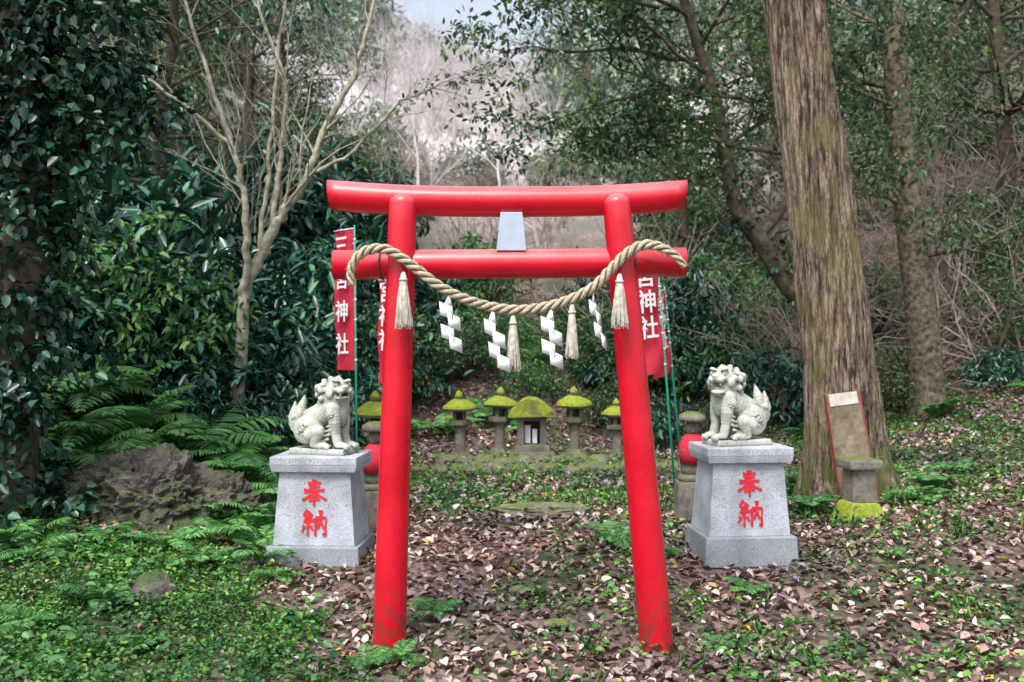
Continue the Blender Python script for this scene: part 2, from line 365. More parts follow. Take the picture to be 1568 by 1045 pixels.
def fern(x,y,s,dz=0):
    e=empty('fern',(x,y,h(x,y)+dz),(R(random.uniform(-8,8)),R(random.uniform(-8,8)),random.uniform(0,6)))
    a,b=random.choice(FERNS); o=obj('fronds',a,e,sc=(s,)*3); obj('stalks',b,e,sc=(s,)*3)
for (x,y,s) in [(-2.15,7.2,.75),(-1.9,7.7,.9),(-2.0,8.1,1.1),(-2.4,8.5,1.2),(-1.75,8.3,1.0),(-2.75,7.05,.5),(-3.2,8.5,1.3),(-3.8,8.4,1.4),(-3.0,8.9,1.5),(-4.3,8.5,1.4),
    (-2.3,9.2,1.2),(-2.0,9.0,1.0),(-1.8,9.7,1.0),(-2.5,6.1,.55),(-1.78,7.05,.75),(-1.7,6.75,.55),(-.78,5.35,.32),(-.45,6.0,.38),(.75,7.2,.55),(1.0,6.9,.4),
    (2.4,8.1,.6),(3.5,8.3,.65),(3.3,8.05,.55),(2.5,9.0,.9),(2.3,10.5,.8),(1.5,6.3,.35),(3.9,8.8,.5),(-4.8,8.3,1.2),(-2.9,10.2,1.1),(-1.9,11,.8),(-1.6,12.6,.9),(-.9,13.7,1.0),(.2,13.8,.8),
    (-1.6,13.6,1.2),(1.7,13.4,.9),(2.6,12.9,.8),(3.7,12.3,.8),(5.4,12.6,.8),(6.6,12.2,.9),(4.6,13.1,1),(-.3,14.2,1.1),(-3.75,7.0,.9),(-2.1,6.75,.6),(-3.2,6.7,.55),(1.15,5.6,.28),
    (-3.4,8.9,1.6),(-4.0,9.0,1.7),(-2.6,8.9,1.4),(-2.7,8.4,1.2),(-3.5,8.25,1.2),(-4.1,8.0,1.2),(-3.0,8.3,1.1),(-2.15,7.65,.8),(-1.8,7.45,.75),(-2.9,9.3,1.5),(-3.35,7.0,.7),(-1.55,8.9,.9),(-2.45,6.95,.5),(-1.5,6.5,.4),(-2.8,5.75,.45),(-2.05,5.6,.4),(-.62,5.42,.35),(-3.55,6.75,.8),(-2.95,7.1,.5),(-1.2,5.9,.3),(-2.35,9.5,1.3),(-3.7,9.4,1.6),(-3.9,7.3,1.0)]:
    fern(x,y,s)

# ------------------------------------------------------------------ shrubs / trees
def cloud(centers,rad,per,size,seed,asp=.42,droop=.3):
    r=np.random.default_rng(seed); C=np.repeat(np.asarray(centers,float),per,0); n_=len(C)
    rad=np.repeat(np.broadcast_to(rad,(len(centers),)),per)[:,None]
    d=r.normal(size=(n_,3)); d/=np.linalg.norm(d,axis=1)[:,None]
    pos=C+d*rad*(r.random((n_,1))**.5)*np.array([1,1,.75])
    ax=d+r.normal(0,.6,(n_,3))-np.array([0,0,droop]); nr=np.array([0,0,1.])+d*.5+r.normal(0,.45,(n_,3))
    ln=r.uniform(.65,1.25,n_)*size
    return pos,ax,nr,ln,ln*asp
def bush_arr(seed,mat,nc=90,per=28,size=.11,asp=.42):
    r=np.random.default_rng(seed); d=r.normal(size=(nc,3)); d[:,2]=np.abs(d[:,2])*.9-.15; d/=np.linalg.norm(d,axis=1)[:,None]
    c=d*(r.uniform(.45,1.0,nc)[:,None])*np.array([1,1,1.05]); c[:,2]+=.25
    A=leaf_arr(*cloud(c,r.uniform(.12,.26,nc),per,size,seed,asp),.18,.15)
    acc=Acc()
    for k in range(0,nc,3):
        m=c[k]*.5+r.normal(0,.06,3); tube(acc,[(0,0,-.2),m,c[k]],[.02,.012,.004],4,False)
    return [(A,mat),(acc.arr(),M_darkbark)]
B_LAU=[bush_arr(10+s,LAUREL,75,22,.155,.36) for s in range(4)]
B_LIG=[bush_arr(20+s,LIGHT,80,24,.095,.5) for s in range(3)]
B_EVR=[bush_arr(30+s,EVER,85,24,.085,.45) for s in range(3)]
B_HAZ=[bush_arr(40+s,HAZE,55,14,.18,.5) for s in range(2)]
def twig_bush(seed,mat,n=22):
    r=np.random.default_rng(seed); acc=Acc()
    for k in range(n):
        az=r.uniform(0,6.28); sp=r.uniform(.2,1.1); p=np.array([r.normal(0,.15),r.normal(0,.15),-.1]); d=np.array([math.cos(az)*sp,math.sin(az)*sp,1.]); pts=[p]
        for q in range(6):
            d=d+r.normal(0,.22,3); d/=np.linalg.norm(d); p=p+d*.25; pts.append(p)
        tube(acc,pts,np.linspace(.012,.003,7),3,False)
        for q in range(2,6):
            for w in range(2):
                e=pts[q]+ (d+r.normal(0,.8,3))*.22; tube(acc,[pts[q],(pts[q]+e)/2+r.normal(0,.03,3),e],[.005,.004,.002],3,False)
    return [(acc.arr(),mat)]
M_twig=simple('brown_twigs',(.18,.14,.12),(.42,.36,.32),6,.95,0)
TW=[twig_bush(50+s,M_twig) for s in range(3)]
TWf=[twig_bush(55+s,M_barefar,26) for s in range(2)]
BAKE={}
def scatter(parent,kind,x,y,s,dz=0):
    a=random.choice(kind)
    M=Matrix.LocRotScale(Vector((x,y,h(x,y)+dz)),Euler((random.uniform(-.15,.15),random.uniform(-.15,.15),random.uniform(0,6.28))),Vector((s,s,s*random.uniform(.85,1.25))))
    A=np.array(M)
    for (V,F),mat in a:
        if mat is M_darkbark and y>20: continue
        d=BAKE.setdefault((parent,mat.name),(Acc(),mat))
        d[0].add(V@A[:3,:3].T+A[:3,3],F)
for k in range(50):
    x=random.uniform(-9,-2.7); y=random.uniform(9.4,15)
    if x>-3.4 and y<10: continue
    if x/y<-.62: continue
    scatter('laurel_thicket',B_LAU if random.random()<.78 else B_LIG,x,y,random.uniform(.6,1.15) if x<-3.4 else random.uniform(.45,.75),random.uniform(0,.5))
for x,y,s in [(-3.3,9.6,.5),(-4.2,9.7,.75),(-2.6,10.2,.6),(-3.4,10.3,1.0),(-2.4,11.5,.7),(-2.3,12.6,.8),(-4.8,9.5,.8),(-3.9,10.8,1.3),(-3.1,12.2,1.2),(-2.5,13.8,1.1),(-3.4,11.3,1.3),(-5.2,9.9,1.2),(-4.5,10.6,1.6),(-2.2,15,1.3),(-3.3,14,1.7),(-5,12,1.9),(-2.5,16.5,1.5),(-3.4,17,1.8),(-4.6,17,2.2),(-3.2,19.5,1.8)]:
    scatter('laurel_thicket',B_LAU,x,y,s,.1)
for k in range(44):
    x=random.uniform(-2.6,3.8); y=random.uniform(14.2,19)
    scatter('valley_undergrowth',[B_LIG,B_EVR,B_LAU][random.choice([0,0,1,1,2])],x,y,random.uniform(.5,1.0),random.uniform(0,.2))
for k in range(70):
    x=random.uniform(2,14); y=random.uniform(13.6,22)
    if x/y>.62: continue
    if random.random()<.5: scatter('bramble_thicket',TW,x,y,random.uniform(.9,1.7))
    else: scatter('bramble_thicket',[B_EVR,B_LAU,B_LIG][random.choice([0,0,0,1,2])],x,y,random.uniform(.5,1.0))
for x,y,s in [(2.0,13.2,.5),(2.9,13.4,.6),(4.4,13.2,.5),(5.2,13.4,.6),(6.4,13.0,.5),(7.2,13.4,.8),(3.6,13.7,.7),(1.5,14,.7),(8.2,13,.7)]:
    scatter('bramble_thicket',B_EVR if random.random()<.6 else B_LAU,x,y,s)
for k in range(190):
    y=random.uniform(20,62); x=random.uniform(-.55,.55)*y if k<140 else random.uniform(-.16,.06)*y
    g_=x/y; gap=-.15<g_<.05
    if y<29: kind=B_EVR if not gap else TW
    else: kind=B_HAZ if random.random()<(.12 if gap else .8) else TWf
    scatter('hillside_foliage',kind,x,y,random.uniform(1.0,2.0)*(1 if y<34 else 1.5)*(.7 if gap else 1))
for (pn,mn),(acc,mat) in BAKE.items():
    e=bpy.data.objects.get(pn) or empty(pn)
    obj(pn+'_'+mn,acc.mesh(pn,mat,False),e)

def grow(acc,tips,r,p,d,l,rad,lev,maxl,up=.12,wob=.2,nch=4,n=6,seg=6,ratio=.62):
    pts=[p];D=[d]
    for k in range(seg):
        d=d+r.normal(0,wob,3)*.5+np.array([0,0,up*.3]); d=d/np.linalg.norm(d); p=p+d*l/seg; pts.append(p);D.append(d)
    end=.35 if lev<maxl else .25
    rr=np.linspace(rad,rad*end,seg+1); tube(acc,pts,rr,max(3,n-lev*1),False)
    tips.append((pts[-1],lev)); 
    if lev>=2: tips.append((pts[seg//2],lev))
    if lev>=maxl: return
    for c in range(nch):
        k=r.integers(max(1,seg//3),seg+1) if c else seg
        a=r.normal(size=3); a-=D[k]*np.dot(a,D[k]); a/=np.linalg.norm(a)
        sp=r.uniform(.45,1.0) if c else .25
        grow(acc,tips,r,pts[k],(D[k]+a*sp)/np.linalg.norm(D[k]+a*sp),l*ratio*r.uniform(.75,1.15),rr[k]*(.6 if c else .9),lev+1,maxl,up,wob,nch,n,seg,ratio)
def bare_tree(name,seed,Ht,rad,mat,maxl=4,nch=4,seg=6,n=7):
    acc=Acc(); tips=[]; r=np.random.default_rng(seed)
    grow(acc,tips,r,np.array([0,0,-.3]),np.array([r.normal(0,.1),0,1.]),Ht*.45,rad,0,maxl,.15,.22,nch,n,seg)
    return acc.mesh(name,mat)
BT=[bare_tree('bare_tree_mesh',60+s,7,.08,M_barefar,4,4,4,4) for s in range(4)]
BTn=[bare_tree('bare_tree_near_mesh',70+s,6,.07,M_bare,4,4) for s in range(2)]
def ever_tree(name,seed,Ht,rad,mat,size=.09,per=26,low=.25):
    acc=Acc(); tips=[]; r=np.random.default_rng(seed)
    pts=[np.array([0,0,-.3])]; d=np.array([0,0,1.])
    for k in range(10):
        d=d+r.normal(0,.1,3); d[2]=abs(d[2]); d/=np.linalg.norm(d); pts.append(pts[-1]+d*Ht/10)
    rr=np.linspace(rad,rad*.2,11); tube(acc,pts,rr,8,False)
    for k in range(26):
        i=int(r.uniform(low*10,10)); az=r.uniform(0,6.28); dd=np.array([math.cos(az),math.sin(az),r.uniform(.1,.6)]); dd/=np.linalg.norm(dd)
        grow(acc,tips,r,pts[i],dd,Ht*.2*(1.2-abs(i/10-.5)),rr[i]*.45,1,2,.1,.3,4,6,4,.65)
    c=np.array([t[0] for t in tips]); c=c[r.random(len(c))<.8]
    me=leaves(name,*cloud(c,r.uniform(.15,.38,len(c)),per,size,seed,.45,.35),mat,.15,.15)
    return me,acc.mesh(name+'_wood',M_darkbark)
ET=[ever_tree('evergreen_crown',80+s,8,.16,EVER,.11,18,.2) for s in range(3)]
EL=[ever_tree('laurel_crown',90+s,7,.14,LAUREL,.13,16,.2) for s in range(2)]
EH=[ever_tree('hazy_crown',95+s,8,.14,HAZE,.19,10,.15) for s in range(2)]
def tree(kind,x,y,s=1,name='evergreen_tree'):
    e=empty(name,(x,y,h(x,y)),(0,0,random.uniform(0,6.28))); a=random.choice(kind)
    if isinstance(a,tuple): obj('crown',a[0],e,sc=(s,)*3); obj('trunk',a[1],e,sc=(s,)*3)
    else: obj('trunk_and_branches',a,e,sc=(s,)*3)
for x,y,s in [(-6.3,12,1.0),(-5.2,15,.95),(-6.9,16,1.1),(-5.0,19,.85),(-7.5,21,1.0),(-11,20,1.1),(-5.0,23,.8),(-6.0,26,.85)]:
    tree(EL if random.random()<.5 else ET,x,y,s)
for x,y,s in [(3.4,19.5,.7),(5.6,17.5,.9),(8,16.5,1.0),(5.2,22,1.0),(9,22,1.1),(3.4,24,.7),(7,27,1.1),(12,25,1.1)]:
    tree(ET,x,y,s)
for k in range(30):
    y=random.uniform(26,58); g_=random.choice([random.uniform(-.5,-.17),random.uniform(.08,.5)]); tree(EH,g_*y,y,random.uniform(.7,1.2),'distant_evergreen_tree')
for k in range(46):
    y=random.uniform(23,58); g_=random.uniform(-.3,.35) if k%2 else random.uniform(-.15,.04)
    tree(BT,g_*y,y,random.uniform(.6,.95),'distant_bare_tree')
for x,y,s in [(-2.0,19,.75),(-3.0,22,.9),(6.2,14.5,.7),(9,14.5,.8),(-4,14.6,.9),(7.6,19,1)]:
    tree(BTn,x,y,s,'bare_tree')

# the pale bare multi-stem tree on the left
acc=Acc(); tips=[]; r=np.random.default_rng(101)
def limb(pts,r0,r1,nt=7,tl=.9):
    P=smooth_path(pts,5); P[1:-1]+=r.normal(0,.012,(len(P)-2,3)); rr=np.linspace(r0,r1,len(P)); tube(acc,P,rr,8,False)
    for k in range(nt):
        i=r.integers(len(P)//3,len(P)-1); t=P[i+1]-P[i]; t/=np.linalg.norm(t); a=r.normal(size=3); a[1]*=.6; a-=t*np.dot(a,t); a/=np.linalg.norm(a)
        dd=t+a*r.uniform(.4,.9); dd/=np.linalg.norm(dd); grow(acc,tips,r,P[i],dd,tl*r.uniform(.6,1.3),max(rr[i]*.36,.007),1,3,.15,.28,4,6,5,.6)
gz=h(-2.83,10)
limb([(-2.83,10,gz-.2),(-2.68,10,2.1),(-2.49,10,2.6),(-2.32,10,2.95),(-2.06,10,3.35),(-1.86,10.05,3.9),(-1.6,10.1,4.4),(-1.45,10.1,4.9),(-1.3,10.2,5.8)],.070,.013,12,1.0)
limb([(-2.70,10,2.05),(-2.64,9.9,2.5),(-2.63,9.8,3.0),(-2.72,9.8,3.5),(-2.9,9.7,4.1),(-3.1,9.6,4.8),(-3.3,9.6,5.6)],.045,.011,10,.9)
limb([(-2.45,10,2.7),(-2.37,10,3.2),(-2.30,10,3.8),(-2.26,9.9,4.3),(-2.5,9.9,5.0),(-2.6,9.9,5.8)],.034,.009,9,.9)
limb([(-2.55,10,2.5),(-2.5,10.1,3.1),(-2.45,10.1,3.9),(-2.35,10.2,5.0),(-2.3,10.2,5.6)],.030,.009,8,.8)
limb([(-2.0,10,3.4),(-1.6,10,3.6),(-1.2,9.9,4.0),(-.95,9.9,4.15),(-.6,9.9,4.3)],.022,.005,7,.6)
limb([(-2.75,9.8,3.6),(-3.2,9.6,4.0),(-3.8,9.5,4.4),(-4.4,9.4,4.7)],.024,.006,8,.7)
e=empty('bare_deciduous_tree'); obj('trunk_and_branches',acc.mesh('bare_tree_main',M_bare),e)

# curved ivy-clad tree on the right with broad crown
acc=Acc(); tips=[]; r=np.random.default_rng(111); gz=h(4.1,12)
def limb2(pts,r0,r1): 
    P=smooth_path(pts,5); tube(acc,P,np.linspace(r0,r1,len(P)),9,False); return P
A=limb2([(4.1,12,gz-.3),(3.75,12,1.9),(3.35,12,2.35),(3.0,12,2.9),(2.72,12,3.3),(2.58,12,3.9),(2.45,12,4.6),(2.2,12,5.4),(1.9,12,6.4)],.15,.05)
Bp=limb2([(2.95,12,2.95),(3.25,12.1,3.25),(3.5,12.2,3.7),(3.7,12.3,4.5),(3.9,12.2,5.4)],.07,.03)
for src,idx in ((A,28),(A,32),(A,36),(A,30),(A,34),(A,38),(A,26),(Bp,12),(Bp,16),(Bp,19),(A,39),(A,33)):
    az=r.uniform(0,6.28); dd=np.array([math.cos(az)-.35,math.sin(az)*.7,r.uniform(-.05,.5)]); dd/=np.linalg.norm(dd)
    grow(acc,tips,r,src[idx],dd,r.uniform(1.1,1.8),.03,1,3,.0,.3,4,6,5,.62)
for st,en in (((2.4,12,4.8),(.6,11.6,4.5)),((2.3,12,5.1),(0,12,5.3)),((2.1,12,5.7),(.3,12.5,6.0)),((2.5,12,4.4),(1.3,11.6,4.2))):
    d_=np.array(en)-np.array(st); l=np.linalg.norm(d_); grow(acc,tips,r,np.array(st),d_/l,l,.035,1,3,.05,.25,5,6,6,.5)
c=np.array([t[0] for t in tips]); c=c[(c[:,2]>3.2)]; c=c[r.random(len(c))<.9]
e=empty('broadleaf_tree'); obj('trunk_and_limbs',acc.mesh('broadleaf_wood',M_darkbark),e)
obj('crown',leaves('broadleaf_crown',*cloud(c,r.uniform(.12,.28,len(c)),14,.095,9,.48,.3),EVER,.15,.12),e)
c2=A[5:24]+r.normal(0,.05,(19,3)); obj('climbing_ivy',leaves('ivy_on_trunk',*cloud(c2,.19,34,.07,12,.8),IVY,.1,.1),e)

# slim trunk further right
acc=Acc(); tips=[]; r=np.random.default_rng(121); gz=h(5.3,13)
P=smooth_path([(5.45,13,gz-.3),(5.35,13,2.0),(5.2,13,3.2),(5.02,13,5.0),(4.9,13,7.5),(4.8,13,10)],6); tube(acc,P,np.interp(np.arange(len(P)),[0,3,len(P)-1],[.34,.22,.1]),12,False)
for k in range(16):
    i=r.integers(10,len(P)-1); az=r.uniform(0,6.28); dd=np.array([math.cos(az),math.sin(az)*.8,r.uniform(0,.5)]); dd/=np.linalg.norm(dd); grow(acc,tips,r,P[i],dd,r.uniform(1.2,2.2),.035,1,3,.0,.3,4,6,5,.6)
c=np.array([t[0] for t in tips])
e=empty('tall_evergreen_tree'); obj('trunk',acc.mesh('tall_wood',simple('grey_green_bark',(.04,.035,.025),(.22,.18,.12),16,.95,.8,.03)),e)
obj('crown',leaves('tall_crown',*cloud(c,r.uniform(.15,.32,len(c)),13,.09,19,.45,.3),EVER,.15,.12),e)

# ivy-covered trunk at far left
acc=Acc(); r=np.random.default_rng(131); gz=h(-3.55,7.2)
P=smooth_path([(-3.65,7.2,gz-.3),(-3.6,7.2,1.5),(-3.5,7.2,2.8),(-3.55,7.2,4.0),(-3.4,7.2,6)],6); tube(acc,P,np.linspace(.2,.12,len(P)),10,False); tips=[]
for k in range(9):
    i=r.integers(12,len(P)-1); az=r.uniform(-1.2,1.2); dd=np.array([math.cos(az),math.sin(az)*.8,r.uniform(0,.4)]); dd/=np.linalg.norm(dd); grow(acc,tips,r,P[i],dd,r.uniform(.5,.9),.02,2,3,-.1,.3,3,5,4,.6)
e=empty('ivy_covered_tree'); obj('trunk',acc.mesh('ivy_tree_wood',M_darkbark),e)
cc=P[r.integers(0,len(P),420)]+r.normal(0,1,(420,3))*np.array([.20,.20,.14]); tt=np.array([t[0] for t in tips])
obj('ivy',leaves('ivy_mass',*cloud(np.vstack([cc,tt]),.2,26,.085,13,.7,.5),IVY,.12,.2),e)

# big cedar
n_=260; Zs=np.concatenate([np.linspace(-.3,1.2,50),np.linspace(1.22,5.5,150),np.linspace(5.7,13,20)])
cx,cy=2.97,8.7; gz=h(cx,cy); a=np.linspace(0,2*np.pi,n_,endpoint=False); V=[]
for z in Zs:
    rad=.322-.0165*z*1.0+.13*math.exp(-max(z,0)*2.8) if z<8 else .190-.028*(z-8)
    fl=1+.10*math.exp(-max(z,0)*2.2)*np.cos(5*a+.7)
    ta=a+.35*(vn(a*2.,np.full(n_,z*1.5),25)-.5)
    rid=.026*(vn(ta*16/6.283*2.5,np.full(n_,z*.8),21)-.5)+.042*(np.sqrt(np.abs(vn(ta*44/6.283,np.full(n_,z*1.1),22)-.5)*2)-.6)
    w=np.minimum(1,np.minimum(a,2*np.pi-a)/.3); rr=rad*fl+rid*w
    ox=-.118*z+.02*math.sin(z*.8)
    V.append(np.stack([ox-rr*np.sin(a),rr*np.cos(a),np.full(n_,z)],1))
V=np.concatenate(V); m=len(Zs); i,j=np.meshgrid(np.arange(n_),np.arange(m-1)); q=(j*n_+i).ravel(); q2=(j*n_+(i+1)%n_).ravel()
e=empty('cedar_tree',(cx,cy,gz)); obj('trunk',np_mesh('cedar_trunk',V,np.stack([q,q2,q2+n_,q+n_],1),M_cedar,True),e)
acc=Acc(); tips=[]; r=np.random.default_rng(141)
for k in range(26):
    z=r.uniform(7,12.8); az=r.uniform(0,6.28); dd=np.array([math.cos(az),math.sin(az),-.1]); grow(acc,tips,r,np.array([-.118*z,0,z]),dd/np.linalg.norm(dd),2.0*(14-z)/6,.035,2,3,.1,.2,4,5,5,.5)
obj('branches',acc.mesh('cedar_branches',M_darkbark),e)
obj('crown',leaves('cedar_crown',*cloud(np.array([t[0] for t in tips]),.3,20,.10,15,.25),EVER),e)

# ------------------------------------------------------------------ torii
T=empty('torii_gate',(0,5.6,0))
def pillar(b,t,r0,r1,name):
    acc=Acc(); b=np.array(b);t=np.array(t); k=np.linspace(0,1,26); P=b+(t-b)*k[:,None]; rr=r0+(r1-r0)*k
    d=(t-b)/np.linalg.norm(t-b)
    for q in (.02,.036,.048,.056): P=np.vstack([P,t+d*q]); rr=np.append(rr,r1*math.sqrt(max(0.02,1-(q/.058)**2)))
    tube(acc,P,rr,40); obj(name,acc.mesh(name,M_red),T)
pillar((-.70,-.02,-.35),(-.612,-.02,2.47),.096,.077,'pillar_left')
pillar((.842,-.02,-.35),(.586,-.02,2.47),.098,.077,'pillar_right')
acc=Acc(); xs_=np.linspace(-1.03,.975,40); cxm=-.03
zz=2.488+.038*np.abs((xs_-cxm)/1.0)**2.6
P=np.stack([xs_,np.full(40,.035),zz],1); tube(acc,P,.086,40); me=acc.mesh('kasagi',M_red)
for v in me.vertices:
    if abs(v.co.x-cxm)>.93: v.co.x+= (v.co.z-2.52)*.22*(1 if v.co.x>0 else -1)
obj('kasagi_top_beam',me,T)
acc=Acc(); tube(acc,[(-1.005,.02,2.13),(-.5,.02,2.132),(0,.02,2.135),(.5,.02,2.14),(.978,.02,2.145)],.083,40); obj('nuki_tie_beam',acc.mesh('nuki',M_red),T)
frustum('gakuzuka_plaque',(.168,.05),(.122,.05),.215,M_plaque,T,(-.003,-.02,2.205),bev=.004)
for x_ in (-.728,.70):
    acc=Acc(); a=np.linspace(0,2*np.pi,25); P=np.stack([x_+.012*np.cos(a),.02+.088*np.cos(a),2.135+.088*np.sin(a)],1); tube(acc,P,.005,6,False); obj('binding_wire',acc.mesh('wire',M_wire),T)
S=empty('shimenawa_rope',(0,5.46,0))
px=[(-.872,2.005),(-.882,2.08),(-.85,2.155),(-.785,2.2),(-.695,2.203),(-.605,2.155),(-.515,2.09),(-.41,2.008),(-.28,1.94),(-.14,1.895),(.02,1.872),(.18,1.888),(.325,1.93),(.452,2.0),(.54,2.09),(.63,2.18),(.72,2.226),(.81,2.215),(.895,2.165),(.945,2.105)]
yo=[-.02,-.02,-.015,0,0,0,0,.0,.02,.05,.05,.05,.02,0,0,0,0,-.01,-.02,-.02]
P=smooth_path([(a,c,b) for (a,b),c in zip(px,yo)],16)
seg=np.linalg.norm(np.diff(P,axis=0),axis=1); s_=np.concatenate([[0],np.cumsum(seg)])
Tn=np.gradient(P,axis=0); Tn/=np.linalg.norm(Tn,axis=1)[:,None]; up=np.array([0,1.,0]); U=np.cross(Tn,up); U/=np.linalg.norm(U,axis=1)[:,None]; W=np.cross(Tn,U)
acc=Acc()
thick=np.interp(s_,[0,.25,s_[-1]-.25,s_[-1]],[.7,1.0,1.0,.7])
for k in range(3):
    ph=-s_/.17*2*np.pi+k*2*np.pi/3; Q=P+(U*np.cos(ph)[:,None]+W*np.sin(ph)[:,None])*(.0165*thick)[:,None]; tube(acc,Q,.0138*thick,10)
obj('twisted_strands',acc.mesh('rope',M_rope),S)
r=np.random.default_rng(151); acc=Acc()
for k in range(320):
    i=r.integers(0,len(P)-1); d=Tn[i]*r.choice([-1,1])+r.normal(0,.6,3); d/=np.linalg.norm(d); p0=P[i]+d*.022; tube(acc,[p0,p0+d*r.uniform(.01,.035)],[.0012,.0006],3,False)
obj('stray_straw',acc.mesh('straw',M_rope),S)
def tassel(x,z,L,w,yo=-.03):
    acc=Acc(); tube(acc,[(x,yo,z),(x,yo,z-.02),(x,yo,z-L*.55),(x,yo,z-L*.93)],[.008,.016,w*.36,w*.40],12)
    for k in range(110):
        a=r.uniform(0,6.28); q=math.sqrt(r.uniform(.3,1)); dx=math.cos(a)*q; dy=math.sin(a)*q
        tube(acc,[(x+dx*.012,yo+dy*.012,z-.01),(x+dx*w*.36,yo+dy*w*.36,z-L*.5),(x+dx*w*.5+r.normal(0,.004),yo+dy*w*.5,z-L*r.uniform(.92,1.04))],[.0026,.0028,.002],4,False)
    tube(acc,[(x,yo,z-.035),(x,yo,z-.048)],[.0225,.0225],12)
    obj('tassel',acc.mesh('tassel',M_tas),S)
tassel(-.590,2.075,.30,.092,-.05); tassel(.585,2.065,.29,.09,-.05); tassel(.006,1.84,.30,.078,.03); tassel(.33,1.90,.29,.070,.0)
def shide(x,z,quads,rot=(0,0)):
    acc=Acc()
    for i,q in enumerate(quads):
        y0=-.0025*i
        acc.add([(a,y0+(.006 if k in(1,2) else -.006)*(-1)**i,b) for k,(a,b) in enumerate(q)],[(0,1,2,3)])
    o=obj('shide_paper',acc.mesh('shide',M_paper,False),S,(x,.0,z),(0,R(rot[1]),R(rot[0])))
    sd=o.modifiers.new('s','SOLIDIFY'); sd.thickness=.0012
def zig(sx=1.,sz=1.,dx=0.,n=4,alt=.02):
    Q=[[(-.006,.0),(.006,-.002),(.020,-.07),(-.03,-.055)]]
    for k in range(n):
        ox=.002+dx*(k)+alt*(1 if k%2 else -1); oz=-.064*k-.055
        Q.append([(-.036+ox,.020+oz),(.034+ox,-.010+oz),(.040+ox,-.088+oz),(-.030+ox,-.058+oz)])
    return [[(a*sx,b*sz) for a,b in q] for q in Q]
shide(-.345,1.95,zig(1.0,.95,.004),(8,0))
shide(-.105,1.86,zig(.95,1.0,.014),(-12,0))
shide(.215,1.87,zig(1.05,.97,.004),(5,2))
shide(.445,1.965,zig(.55,.97,.02,4),(30,-4))

# ------------------------------------------------------------------ komainu
def ico(sub=2):
    bm=bmesh.new(); bmesh.ops.create_icosphere(bm,subdivisions=sub,radius=1); V=np.array([v.co[:] for v in bm.verts]); F=[[v.index for v in f.verts] for f in bm.faces]; bm.free(); return V,F
IV,IF=ico(3)
class Sculpt:
    def __init__(s): s.V=[];s.F=[];s.n=0;s.M=Matrix()
    def ell(s,c,r,rot=(0,0,0)):
        M=s.M@Matrix.Translation(c)@Euler([R(a) for a in rot]).to_matrix().to_4x4()
        A=np.array(M); W=(IV*np.array(r))@A[:3,:3].T+A[:3,3]
        s.V.append(W); s.F+= [[a+s.n for a in f] for f in IF]; s.n+=len(IV)
    def cap(s,p,q,r0,r1,k=7):
        p=Vector(p);q=Vector(q)
        for i in range(k):
            t=i/(k-1); rr=r0+(r1-r0)*t; s.ell(p.lerp(q,t),(rr,rr,rr))
    def chain(s,pts,rs,k=5):
        for i in range(len(pts)-1): s.cap(pts[i],pts[i+1],rs[i],rs[i+1],k)
    def spiral(s,c,n,r,tr):
        n=Vector(n).normalized(); u=n.orthogonal().normalized(); w=n.cross(u)
        for i in range(14):
            a=i*.75; q=r*(1-i/15); s.ell(Vector(c)+(u*math.cos(a)+w*math.sin(a))*q+n*(.004*i/6),(tr,tr,tr))
